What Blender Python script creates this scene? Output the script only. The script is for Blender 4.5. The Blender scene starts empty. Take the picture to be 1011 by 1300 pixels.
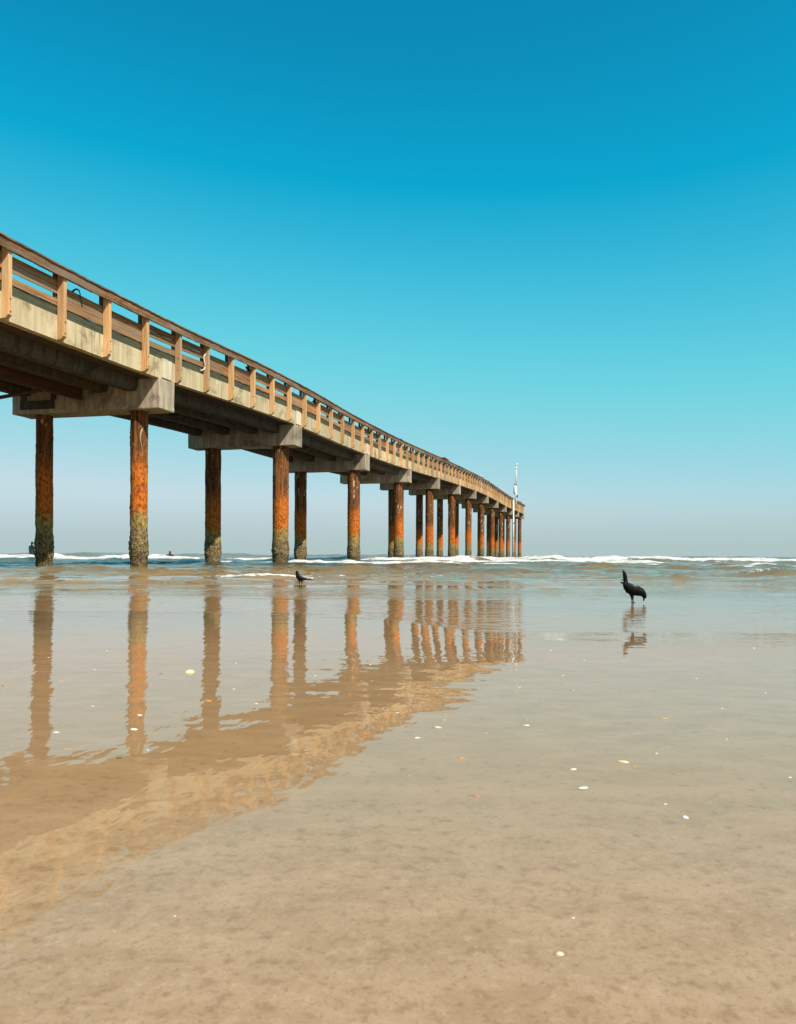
import bpy, bmesh, math, random
import numpy as np
from mathutils import Vector, noise as mnoise

random.seed(7)
rng = np.random.default_rng(11)
sc = bpy.context.scene
COL = sc.collection

# ------------------------------------------------------------------ camera numbers
F = 1000.0                    # focal length in photo pixels (photo 1011 x 1300)
CX, HY = 505.5, 705.5         # optical centre column, eye-level row
ROLL = math.radians(0.2)
SEA = -0.45                   # everything in metres, eye height = 0
TH = math.atan((749 - CX) / F)
CT, ST = math.cos(TH), math.sin(TH)
D = 13.91                     # sideways distance of the pier's near edge
U = np.array([ST, CT])        # along the pier, seaward
L = np.array([CT, -ST])       # outward, towards the camera side
O = np.array([-D, 0.0])

def P(s, w, z):
    q = O + s * U + w * L
    return (q[0], q[1], z)

def ray(px, py):
    dx, dy = px - CX, py - HY
    c, s = math.cos(ROLL), math.sin(ROLL)
    x = dx * c + dy * s
    y = -dx * s + dy * c
    return x / F, -y / F      # per metre of depth

def s_at(px, w=0.0):
    tx, _ = ray(px, HY)
    # X = tx*Y ; X = -D + s*ST + w*CT ; Y = s*CT - w*ST
    s = (D - w * CT - tx * w * ST) / (ST - tx * CT)
    return s

RY = [-12, 3, 18.5, 25.3, 30, 35, 46, 54.5, 61.5, 73, 85, 98, 137, 168, 185]
RZ = [7.35, 7.38, 7.44, 7.58, 7.80, 8.00, 8.12, 8.30, 8.55, 9.02, 9.47, 9.88, 10.25, 10.75, 10.9]
def _hermite(x, X, Y):
    X = np.asarray(X, float); Y = np.asarray(Y, float)
    m = np.gradient(Y, X)
    x = np.clip(x, X[0], X[-1])
    i = np.clip(np.searchsorted(X, x) - 1, 0, len(X) - 2)
    h = X[i + 1] - X[i]; t = (x - X[i]) / h
    return ((2*t**3-3*t**2+1)*Y[i] + (t**3-2*t**2+t)*h*m[i] + (-2*t**3+3*t**2)*Y[i+1] + (t**3-t**2)*h*m[i+1])
def rail_z(s): return float(_hermite(np.array([s * CT]), RY, RZ)[0])
TALL = 1.87
def base_z(s): return rail_z(s) - TALL    # underside of the deck slab

# ------------------------------------------------------------------ numpy noise
_tab = rng.random((256, 256))
def vnoise(x, y):
    xi = np.floor(x).astype(int); yi = np.floor(y).astype(int)
    fx = x - xi; fy = y - yi
    fx = fx*fx*fx*(fx*(fx*6-15)+10); fy = fy*fy*fy*(fy*(fy*6-15)+10)
    a = _tab[xi & 255, yi & 255]; b = _tab[(xi+1) & 255, yi & 255]
    c = _tab[xi & 255, (yi+1) & 255]; d = _tab[(xi+1) & 255, (yi+1) & 255]
    return (a*(1-fx)+b*fx)*(1-fy) + (c*(1-fx)+d*fx)*fy - 0.5
def fbm(x, y, o=4):
    r = 0; a = 1.0
    for k in range(o):
        r = r + a * vnoise(x + 17.3*k, y + 9.1*k); x = x*2.03; y = y*2.03; a *= .5
    return r
def sstep(a, b, x):
    t = np.clip((x - a) / (b - a), 0, 1); return t*t*(3-2*t)

# ------------------------------------------------------------------ ground and water heights
_ys = np.linspace(0, 60, 6001)
_tau = 0.025 + 0.006*sstep(1.1, 1.6, _ys)*(1-sstep(1.7, 2.2, _ys)) - .007*sstep(1.9, 2.5, _ys)*(1-sstep(3., 4., _ys))
_zs = np.concatenate([[0], np.cumsum(_tau[:-1]) * (_ys[1]-_ys[0])])
_ex = 0.020*sstep(2.4, 3.0, _ys)*(1-sstep(5.0, 6.2, _ys))
_es = np.concatenate([[0], np.cumsum(_ex[:-1]) * (_ys[1]-_ys[0])])
def sand_z(X, Y):
    X = np.asarray(X, float); Y = np.asarray(Y, float)
    z = -0.30 - np.interp(Y, _ys, _zs)
    z = np.where(Y < 0, -0.30 - 0.025*Y, z)
    z = np.where(Y > 59, z - .04*(Y-59), z)
    g = sstep(-0.1, 0.15, np.where(np.abs(Y) > .05, X/np.maximum(np.abs(Y), .05), 0)) * sstep(-1.0, 1.5, Y)
    z = z - g * np.interp(Y, _ys, _es)
    near = np.exp(-np.clip(Y, 0, 99)/14.)
    z = z + 0.0022*near*fbm(X*.9+3.1, Y*.7+5.2, 3) + .00035*fbm(X*5+31, Y*7+12, 2)
    return z

_br = random.Random(5)
EXTRA = []
for _k in range(26):
    _y = 12.5*(46/12.5)**_br.random(); _a = _br.uniform(-60, 1000)
    _l = _br.uniform(60, 260)
    EXTRA.append((_y, _br.uniform(.028, .060)*(1+_y/22), _br.uniform(.16, .26)*(1+_y/18), _br.uniform(.6, 1.2), (_a, _a+_l), _br.choice([.03, .1, .38]), .5))
BORES = EXTRA + [ # Y0, height, front width, back width, px range, foam, wobble
    (122, .66, 9, 16, (-400, 500), .0, 3.), (135, .50, 9, 18, (450, 1500), .05, 4.),
    (92, .34, 6, 9, (560, 1500), .55, 3.),
    (54, .44, 5.0, 4.0, (-500, 262), 1.05, .7), (64, .33, 2.6, 4., (230, 470), .62, 1.2),
    (57, .36, 2.8, 3.2, (455, 610), .95, 1.2), (60, .43, 3.0, 4., (585, 800), 1.0, 1.4),
    (64, .40, 2.6, 4., (770, 1600), .95, .9),
    (49, .22, 2.2, 2.5, (560, 850), .95, 1.3), (46, .20, 2.0, 2.4, (880, 1500), .45, 1.5),
    (40, .13, 1.6, 2.6, (150, 330), .82, .6), (41, .15, 1.5, 2.6, (330, 600), 1.0, .9),
    (36, .13, 1.3, 2.2, (600, 780), .62, 1.0), (33, .14, 1.4, 2.0, (800, 1500), .55, 1.2),
    (28, .07, 1.0, 2.0, (-300, 240), .3, .7), (29, .07, 1.0, 2.0, (250, 640), .2, .7),
    (21.5, .13, .42, 1.4, (540, 700), .30, .5), (22, .09, .4, 1.4, (660, 830), .1, .6),
    (18.2, .145, .4, 1.3, (885, 1500), .42, .5),
    (19, .06, .4, 1.2, (60, 330), .35, .5),
    (15.0, .075, .26, 1.2, (262, 425), .66, .25), (15.6, .06, .26, 1.2, (410, 585), .5, .3),
    (12.6, .06, .24, 1.4, (-200, 290), .34, .45),
    (10.2, .026, .16, .7, (-200, 215), .05, .5),
    (10.6, .03, .15, .8, (610, 725), .04, .2), (12.6, .035, .18, .9, (770, 900), .03, .3),
    (9.9, .016, .12, .6, (815, 880), .0, .15), (9.6, .012, .12, .6, (880, 1100), .0, .3),
    (7.6, .007, .25, .5, (860, 1300), .0, .25), (8.4, .008, .25, .6, (300, 640), .03, .3),
    (8.0, .007, .3, .5, (-200, 280), .0, .3),
]
def sea_fields(X, Y):
    z = np.full_like(X, SEA); foam = np.zeros_like(X)
    px = CX + F * X / np.maximum(Y, 1)
    amp = sstep(6.0, 16, Y)
    z = z + amp*(0.016*fbm(X*.55, Y*1.25, 4)) + sstep(12.5, 16, Y)*(1-.6*sstep(40, 60, Y))*.062*fbm(X*.8, Y*2.2, 4)*(.05+1.8*sstep(-.18, .22, fbm(X*.07+3, Y*.55, 3))) + sstep(4, 11, Y)*0.0035*fbm(X*2.2+4, Y*5.0+8, 3)
    z = z + sstep(25, 60, Y)*(.10*fbm(X*.11+7, Y*.2+1, 4)) + sstep(100, 300, Y)*.22*fbm(X*.02, Y*.06, 3)
    far_cut = np.exp(-np.clip(Y-260, 0, None)/160.)
    z = z + .005*fbm(X*.5+2, Y*.35, 2)*(1-sstep(9, 14, Y))
    z = SEA + (z-SEA)*far_cut
    for k, (y0, h, wf, wb, (a, b), fo, wob) in enumerate(BORES):
        soft = 22 + .06*(b-a)
        env = sstep(a-soft, a+soft, px)*(1-sstep(b-soft, b+soft, px))
        if env.max() <= 0: continue
        yc = y0 + wob*2.0*fbm(X/(y0*.11)+k*5.7, X*0+k*3.3, 3) + .02*y0*vnoise(X/(y0*.35)+k, X*0)
        dy = Y - yc
        hh = h*env*(0.85 + .65*fbm(X/(y0*.05)+k*2.2, Y/(y0*.08)+k, 3))
        prof = np.where(dy < 0, np.exp(-np.abs(dy/wf)**2.4), np.exp(-(dy/wb)**2))
        z = z + np.maximum(hh, 0)*prof
        fp = np.where(dy < 0, 1 - sstep(.5*wf, 1.2*wf, -dy), 1 - sstep(.15*wb, .8*wb, dy))
        fv = fo*env*fp*(1 + .9*fbm(X/(y0*.045)+k*7, Y/(y0*.02), 3)*(1.5-min(fo, 1.)))
        foam = np.maximum(foam, fv)
    z = z + np.clip(foam-.3, 0, 1)*sstep(20, 45, Y)*0.20*np.maximum(fbm(X*1.1, Y*1.3, 4)+.1, -.1)
    z = z + np.clip(foam-.3, 0, 1)*(1-sstep(20, 45, Y))*0.012*fbm(X*9, Y*9, 3)
    deep = sstep(24, 34, Y)*np.clip(1.0 - sstep(380, 560, px)*.9 + .5*fbm(X*.05+2, Y*.1, 3), 0, 1)
    deep = .8*deep; deep = np.maximum(deep*(1-.85*sstep(70, 100, Y)), .25*sstep(80, 140, Y))
    return z, foam, deep

def ground_at(X, Y):
    a = float(sand_z(X, Y))
    if Y > 5:
        b = float(sea_fields(np.array([float(X)]), np.array([float(Y)]))[0][0])
        return max(a, b)
    return a
def hit(px, py):
    tx, tz = ray(px, py)
    lo = .3
    y = lo
    while y < 60:
        if tz*y <= ground_at(tx*y, y): break
        y *= 1.004
    return tx*y, y, ground_at(tx*y, y)

# ------------------------------------------------------------------ object helpers
def tag(o, label=None, cat=None, group=None, kind=None):
    if label: o['label'] = label
    if cat: o['category'] = cat
    if group: o['group'] = group
    if kind: o['kind'] = kind
    return o

def mesh_obj(name, verts, faces, mat, parent=None, smooth=False):
    me = bpy.data.meshes.new(name)
    me.from_pydata([tuple(v) for v in verts], [], [tuple(f) for f in faces])
    me.update()
    bm = bmesh.new(); bm.from_mesh(me)
    bmesh.ops.recalc_face_normals(bm, faces=bm.faces[:])
    bm.to_mesh(me); bm.free()
    if smooth:
        me.polygons.foreach_set('use_smooth', [True]*len(me.polygons))
    o = bpy.data.objects.new(name, me)
    COL.objects.link(o)
    if mat: me.materials.append(mat)
    if parent:
        o.parent = parent
    return o

class MB:
    def __init__(self): self.v = []; self.f = []
    def add(self, vs, fs):
        n = len(self.v); self.v += [tuple(map(float, v)) for v in vs]
        self.f += [tuple(i+n for i in f) for f in fs]
    def hexa(self, p):           # 8 points: bottom ring 4, top ring 4
        self.add(p, [(0,3,2,1),(4,5,6,7),(0,1,5,4),(1,2,6,5),(2,3,7,6),(3,0,4,7)])
    def pbox(self, s0, s1, w0, w1, z0, z1, slope=None):   # a box in pier coordinates
        if slope is None:
            zs = [(z0, z1), (z0, z1)]
        else:
            zs = [(slope(s0)+z0, slope(s0)+z1), (slope(s1)+z0, slope(s1)+z1)]
        a, b = zs
        self.hexa([P(s0,w0,a[0]),P(s1,w0,b[0]),P(s1,w1,b[0]),P(s0,w1,a[0]),
                   P(s0,w0,a[1]),P(s1,w0,b[1]),P(s1,w1,b[1]),P(s0,w1,a[1])])
    def sweep(self, ss, w0, w1, z0, z1, jit=0.0, fn=base_z):   # a rectangular profile swept along the pier
        n = len(self.v); m = len(ss)
        for s in ss:
            b = fn(s)
            j = [random.uniform(-jit, jit) for _ in range(6)]
            self.v += [P(s, w0, b+z0+j[0]), P(s, w1+j[1], b+z0+j[2]), P(s, w1+j[3], b+z1+j[4]), P(s, w0, b+z1+j[5])]
        for i in range(m-1):
            for k in range(4):
                a = n+4*i+k; c = n+4*i+(k+1) % 4
                self.f.append((a, c, c+4, a+4))
        self.f.append((n, n+3, n+2, n+1)); e = n+4*(m-1)
        self.f.append((e, e+1, e+2, e+3))
    def tube(self, pts, rads, seg=10, cap=True):
        n = len(self.v); pts = [Vector(p) for p in pts]
        for i, p in enumerate(pts):
            d = (pts[min(i+1, len(pts)-1)] - pts[max(i-1, 0)]).normalized()
            a = d.orthogonal().normalized() if abs(d.z) > .9 else d.cross(Vector((0,0,1))).normalized()
            b = d.cross(a)
            r = rads[i] if hasattr(rads, '__len__') else rads
            ra, rb = r if hasattr(r, '__len__') else (r, r)
            for k in range(seg):
                t = 2*math.pi*k/seg
                self.v.append(tuple(p + a*ra*math.cos(t) + b*rb*math.sin(t)))
        for i in range(len(pts)-1):
            for k in range(seg):
                a = n+i*seg+k; c = n+i*seg+(k+1) % seg
                self.f.append((a, c, c+seg, a+seg))
        if cap:
            self.f.append(tuple(n+k for k in range(seg))[::-1])
            e = n+(len(pts)-1)*seg
            self.f.append(tuple(e+k for k in range(seg)))
    def loft(self, secs, seg=14):
        # sections (x, z, half_in_plane, half_across) along a path in the local x-z plane; y is across
        n = len(self.v); m = len(secs)
        for i, (x, z, h, q) in enumerate(secs):
            a = secs[max(i-1, 0)]; b = secs[min(i+1, m-1)]
            dx, dz = b[0]-a[0], b[1]-a[1]; l = math.hypot(dx, dz) or 1
            nx, nz = -dz/l, dx/l
            for k in range(seg):
                t = 2*math.pi*k/seg
                self.v.append((x+nx*h*math.cos(t), q*math.sin(t), z+nz*h*math.cos(t)))
        for i in range(m-1):
            for k in range(seg):
                a = n+i*seg+k; c = n+i*seg+(k+1) % seg
                self.f.append((a, c, c+seg, a+seg))
        self.f.append(tuple(n+k for k in range(seg))[::-1])
        e = n+(m-1)*seg; self.f.append(tuple(e+k for k in range(seg)))
    def build(self, name, mat, parent=None, smooth=False):
        return mesh_obj(name, self.v, self.f, mat, parent, smooth)

def empty(name, loc, rz=0):
    o = bpy.data.objects.new(name, None); COL.objects.link(o)
    o.location = loc; o.rotation_euler.z = rz; o.empty_display_size = .2
    return o

# ------------------------------------------------------------------ materials
def new_mat(name):
    m = bpy.data.materials.new(name); m.use_nodes = True
    nt = m.node_tree; nt.nodes.clear()
    out = nt.nodes.new('ShaderNodeOutputMaterial'); b = nt.nodes.new('ShaderNodeBsdfPrincipled')
    nt.links.new(b.outputs[0], out.inputs[0])
    return m, nt, b
class N:
    def __init__(self, nt): self.nt = nt
    def n(self, t, **kw):
        x = self.nt.nodes.new('ShaderNode'+t)
        for k, v in kw.items(): setattr(x, k, v)
        return x
    def set(self, sock, v):
        if hasattr(v, 'is_output') or isinstance(v, bpy.types.NodeSocket): self.nt.links.new(v, sock)
        else: sock.default_value = v
    def math(self, op, a, b=0.0, clamp=False):
        x = self.n('Math', operation=op, use_clamp=clamp); self.set(x.inputs[0], a); self.set(x.inputs[1], b); return x.outputs[0]
    def mix(self, f, a, b, blend='MIX'):
        x = self.n('Mix', data_type='RGBA', blend_type=blend)
        self.set(x.inputs[0], f)
        for s, v in ((x.inputs[6], a), (x.inputs[7], b)):
            self.set(s, (*v, 1) if isinstance(v, tuple) and len(v) == 3 else v)
        return x.outputs[2]
    def ramp(self, f, a, b):
        x = self.n('MapRange', interpolation_type='SMOOTHSTEP'); self.set(x.inputs[0], f)
        x.inputs[1].default_value = a; x.inputs[2].default_value = b; return x.outputs[0]
    def pos(self, scale=(1,1,1), rotz=0.0):
        g = self.n('NewGeometry'); m = self.n('Mapping', vector_type='POINT')
        # rotate first (axis along the pier -> y), then scale
        r = self.n('VectorRotate', rotation_type='Z_AXIS'); self.nt.links.new(g.outputs['Position'], r.inputs[0]); r.inputs['Angle'].default_value = rotz
        self.nt.links.new(r.outputs[0], m.inputs[0]); m.inputs['Scale'].default_value = scale
        return m.outputs[0]
    def noise(self, vec, scale=1.0, detail=4, rough=.55, dist=0.0):
        x = self.n('TexNoise'); self.nt.links.new(vec, x.inputs['Vector'])
        x.inputs['Scale'].default_value = scale; x.inputs['Detail'].default_value = detail
        x.inputs['Roughness'].default_value = rough; x.inputs['Distortion'].default_value = dist
        return x.outputs[0]
    def bump(self, h, dist, strength=1.0, normal=None):
        x = self.n('Bump'); self.set(x.inputs['Height'], h); x.inputs['Distance'].default_value = dist
        x.inputs['Strength'].default_value = strength
        if normal is not None: self.nt.links.new(normal, x.inputs['Normal'])
        return x.outputs[0]
    def rnd(self):
        return self.n('ObjectInfo').outputs['Random']
    def z(self):
        g = self.n('NewGeometry'); s = self.n('SeparateXYZ'); self.nt.links.new(g.outputs['Position'], s.inputs[0]); return s.outputs[2]

def wood_mat(name, light, dark, along='s', grey=None, rough=.75, grain=1.0):
    m, nt, b = new_mat(name); k = N(nt)
    sc_ = {'s': (22, .9, 22), 'z': (26, 26, 1.1)}[along]
    v = k.pos(sc_, TH)
    n1 = k.noise(v, 1.0, 6, .65, .6)
    v2 = k.pos({'s': (3, .35, 3), 'z': (4, 4, .6)}[along], TH)
    n2 = k.noise(v2, 1.0, 3, .5)
    c = k.mix(k.ramp(n1, .36, .66), dark, light)
    if grey: c = k.mix(k.math('MULTIPLY', k.ramp(n2, .42, .66), .85), c, grey)
    hv = k.n('HueSaturation'); nt.links.new(c, hv.inputs['Color'])
    nt.links.new(k.math('ADD', k.math('MULTIPLY', k.rnd(), .5), .75), hv.inputs['Value'])
    # nail stains and knots
    kn = k.noise(k.pos((9, 9, 9), TH), 1.0, 2, .5)
    c2 = k.mix(k.math('MULTIPLY', k.ramp(kn, .66, .74), .6), hv.outputs[0], tuple(x*.35 for x in dark))
    nt.links.new(c2, b.inputs['Base Color'])
    b.inputs['Roughness'].default_value = rough; b.inputs['Specular IOR Level'].default_value = .25
    nt.links.new(k.bump(n1, .006*grain, .8), b.inputs['Normal'])
    return m

def concrete_mat(name, light, mid, stain, stain_amt=1.0, rnd=.3):
    m, nt, b = new_mat(name); k = N(nt)
    streak = k.noise(k.pos((5.5, 5.5, .55), TH), 1.0, 5, .62, .3)
    blotch = k.noise(k.pos((1.3, 1.3, 1.6), TH), 1.0, 5, .6, .4)
    fine = k.noise(k.pos((24, 24, 24), TH), 1.0, 4, .65)
    c = k.mix(k.ramp(streak, .34, .66), mid, light)
    c = k.mix(k.math('MULTIPLY', k.ramp(blotch, .50, .72), .75*stain_amt), c, stain)
    c = k.mix(k.math('MULTIPLY', k.ramp(fine, .58, .72), .35*stain_amt), c, stain)
    s2 = k.noise(k.pos((11, 11, .5), TH), 1.0, 3, .5)
    c = k.mix(k.math('MULTIPLY', k.ramp(s2, .60, .70), .45*stain_amt), c, tuple(x*.6 for x in stain))
    w2 = k.noise(k.pos((2.2, 2.2, 3.0), TH), 1.0, 2, .5, 1.2)
    c = k.mix(k.math('MULTIPLY', k.ramp(w2, .69, .71), .55), c, tuple(min(.8, x*1.25) for x in light))
    hv = k.n('HueSaturation'); nt.links.new(c, hv.inputs['Color'])
    nt.links.new(k.math('ADD', k.math('MULTIPLY', k.rnd(), rnd), 1-rnd*.6), hv.inputs['Value'])
    nt.links.new(hv.outputs[0], b.inputs['Base Color'])
    b.inputs['Roughness'].default_value = .85; b.inputs['Specular IOR Level'].default_value = .25
    nt.links.new(k.bump(fine, .006, .7, k.bump(blotch, .02, .5)), b.inputs['Normal'])
    return m

def plain_mat(name, col, rough=.6, spec=.4, var=.0):
    m, nt, b = new_mat(name); k = N(nt)
    n1 = k.noise(k.pos((30, 30, 30)), 1.0, 3, .5)
    c = k.mix(k.ramp(n1, .3, .7), tuple(x*(1-var) for x in col), col)
    nt.links.new(c, b.inputs['Base Color'])
    b.inputs['Roughness'].default_value = rough; b.inputs['Specular IOR Level'].default_value = spec
    return m

M = {}
M['post'] = wood_mat('weathered_post_timber', (.62, .37, .17), (.42, .22, .085), 'z', (.48, .32, .18))
M['rail'] = wood_mat('weathered_rail_timber', (.24, .13, .058), (.07, .036, .017), 's', (.19, .13, .088), grain=1.6)
M['board'] = wood_mat('brown_board_timber', (.38, .185, .070), (.15, .075, .032), 's', (.26, .18, .11))
M['deck'] = wood_mat('mossy_deck_timber', (.105, .10, .06), (.035, .038, .022), 's', (.06, .07, .04), grain=1.8)
M['brace'] = wood_mat('brown_brace_timber', (.10, .045, .02), (.045, .02, .01), 's')
M['fascia'] = concrete_mat('pale_edge_concrete', (.55, .455, .29), (.43, .34, .20), (.22, .16, .08), 1.25)  # warm cream concrete with its own streaks and stains
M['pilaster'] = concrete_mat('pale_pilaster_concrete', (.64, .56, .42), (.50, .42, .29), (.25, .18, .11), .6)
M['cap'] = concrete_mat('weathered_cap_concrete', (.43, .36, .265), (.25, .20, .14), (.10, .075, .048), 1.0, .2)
M['girder'] = concrete_mat('shade_darkened_concrete', (.085, .068, .045), (.045, .036, .024), (.02, .016, .011), 1.0)  # stained concrete, base colour darkened to stand in for under-deck shade
M['bird'] = plain_mat('black_feathers', (.003, .0027, .003), .55, .12, .5)
M['wing'] = plain_mat('glossy_black_wing', (.012, .010, .009), .38, .35, .6)  # glossier than the body; base colour also lifted to paint a brownish sheen
M['birdleg'] = plain_mat('dark_bird_leg', (.03, .025, .022), .5)
M['white'] = plain_mat('weathered_white_paint', (.74, .73, .70), .45, .4, .18)
M['grey'] = plain_mat('galvanised_grey_metal', (.30, .30, .30), .45, .5, .3)
M['dark'] = plain_mat('dark_fittings', (.02, .02, .022), .5)
M['gullgrey'] = plain_mat('gull_grey_feathers', (.33, .33, .34), .7)
M['wetsuit'] = plain_mat('black_wetsuit', (.012, .012, .014), .45)
M['skin'] = plain_mat('tanned_skin', (.42, .22, .14), .55)
M['redsuit'] = plain_mat('dark_red_swimwear', (.07, .008, .008), .6)
M['hose'] = plain_mat('pale_rope', (.62, .58, .50), .7)

def pile_mat():
    m, nt, b = new_mat('rusted_pile_steel'); k = N(nt)
    zz = k.math('SUBTRACT', k.z(), SEA)
    big = k.noise(k.pos((2.2, 2.2, .8)), 1.0, 5, .6, .5)
    fine = k.noise(k.pos((13, 13, 8)), 1.0, 5, .68, .4)
    streak = k.noise(k.pos((14, 14, .7)), 1.0, 4, .6)
    h = k.math('ADD', zz, k.math('MULTIPLY', k.math('SUBTRACT', big, .5), 1.3))
    h = k.math('ADD', h, k.math('MULTIPLY', k.math('SUBTRACT', k.rnd(), .5), .35))
    orange = k.mix(k.ramp(fine, .40, .62), (.20, .048, .010), (.62, .165, .012))
    orange = k.mix(k.math('MULTIPLY', k.ramp(fine, .60, .68), .8), orange, (.045, .017, .008))
    brown = k.mix(k.ramp(streak, .38, .66), (.045, .019, .009), (.225, .085, .022))
    brown = k.mix(k.math('MULTIPLY', k.ramp(fine, .55, .68), .65), brown, (.46, .15, .022))
    pale = k.mix(k.ramp(streak, .35, .6), (.30, .22, .14), (.50, .40, .28))
    chip = k.noise(k.pos((3.4, 3.4, 1.3)), 1.0, 2, .45, 1.4)
    upmask = k.ramp(zz, 3.4, 4.3)
    brown = k.mix(k.math('MULTIPLY', k.ramp(chip, .645, .66), upmask), brown, pale)
    barn = k.mix(k.ramp(fine, .36, .64), (.034, .026, .014), (.24, .17, .078))
    vor = k.n('TexVoronoi'); nt.links.new(k.pos((15, 15, 15)), vor.inputs['Vector']); vor.inputs['Scale'].default_value = 1.0
    barn = k.mix(k.math('MULTIPLY', k.math('SUBTRACT', 1.0, k.ramp(vor.outputs['Distance'], .12, .38)), .45), barn, (.38, .29, .16))
    olive = k.mix(k.ramp(fine, .38, .62), (.11, .075, .022), (.36, .235, .07))
    weed = k.mix(k.ramp(fine, .4, .6), (.035, .026, .012), (.16, .11, .05))
    c = k.mix(k.ramp(h, 2.75, 3.9), orange, brown)
    c = k.mix(k.ramp(h, 1.95, 1.5), c, olive)
    c = k.mix(k.ramp(h, 1.40, 1.05), c, barn)
    c = k.mix(k.ramp(h, .50, .25), c, weed)
    nt.links.new(c, b.inputs['Base Color'])
    b.inputs['Roughness'].default_value = .85; b.inputs['Specular IOR Level'].default_value = .2
    hsum = k.math('ADD', fine, k.math('MULTIPLY', k.ramp(zz, 1.5, .8), k.math('MULTIPLY', vor.outputs['Distance'], -1.6)))
    nt.links.new(k.bump(hsum, .02, .85), b.inputs['Normal'])
    return m
M['pile'] = pile_mat()

def sand_mat():
    m, nt, b = new_mat('wet_sand'); k = N(nt)
    big = k.noise(k.pos((1.3, 2.4, 1)), 1.0, 4, .55, .3)
    mid = k.noise(k.pos((9, 15, 9)), 1.0, 5, .62, .3)
    spot = k.noise(k.pos((60, 58, 48)), 1.0, 3, .5)
    grain = k.noise(k.pos((420, 420, 420)), 1.0, 3, .7)
    c = k.mix(k.ramp(mid, .32, .68), (.315, .172, .074), (.378, .214, .098))
    c = k.mix(k.math('MULTIPLY', k.ramp(big, .40, .64), .4), c, (.355, .192, .082))
    c = k.mix(k.math('MULTIPLY', k.ramp(spot, .60, .74), .55), c, (.175, .084, .03))
    c = k.mix(k.math('MULTIPLY', k.ramp(grain, .58, .75), .28), c, (.12, .075, .03))
    c = k.mix(k.math('MULTIPLY', k.ramp(grain, .40, .26), .25), c, (.36, .26, .14))
    b.inputs['Roughness'].default_value = .8; b.inputs['Specular IOR Level'].default_value = .1
    nt.links.new(k.bump(spot, .0012, .6), b.inputs['Normal'])
    b.inputs['Coat Weight'].default_value = .80; b.inputs['Coat IOR'].default_value = 1.38
    g = k.n('NewGeometry'); s = k.n('SeparateXYZ'); nt.links.new(g.outputs['Position'], s.inputs[0])
    nt.links.new(k.math('ADD', .80, k.math('MULTIPLY', k.ramp(k.math('ADD', s.outputs[1], k.math('MULTIPLY', k.math('SUBTRACT', big, .5), 2.0)), 2.4, 5.2), .20)), b.inputs['Coat Weight'])
    film = k.math('ADD', s.outputs[1], k.math('MULTIPLY', k.math('SUBTRACT', mid, .5), .7))
    dry = k.ramp(film, 1.45, .62)                       # thinner film towards the upper beach
    fsp = k.noise(k.pos((170, 150, 170)), 1.0, 3, .6)
    dm = k.mix(k.ramp(mid, .30, .70), (.328, .193, .094), (.400, .246, .133))
    dm = k.mix(k.math('MULTIPLY', k.ramp(spot, .52, .72), .48), dm, (.215, .112, .042))
    dm = k.mix(k.math('MULTIPLY', k.ramp(spot, .44, .30), .45), dm, (.44, .285, .165))
    dm = k.mix(k.math('MULTIPLY', k.ramp(grain, .50, .72), .42), dm, (.13, .085, .04))
    dm = k.mix(k.math('MULTIPLY', k.ramp(fsp, .54, .70), .45), dm, (.19, .10, .042))
    dm = k.mix(k.math('MULTIPLY', k.ramp(fsp, .40, .28), .35), dm, (.50, .345, .21))
    c = k.mix(dry, c, dm)
    nt.links.new(c, b.inputs['Base Color'])
    nt.links.new(k.math('ADD', .012, k.math('MULTIPLY', dry, .025)), b.inputs['Coat Roughness'])
    r1 = k.noise(k.pos((2.6, 4.2, 1)), 1.0, 2, .45, .3)
    r2 = k.noise(k.pos((13, 4.5, 1)), 1.0, 3, .5, .2)
    n1 = k.bump(r1, .0021, 1.0)
    n2 = k.bump(r2, .0013, 1.0, n1)
    nt.links.new(n2, b.inputs['Coat Normal'])
    return m
M['sand'] = sand_mat()

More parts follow.
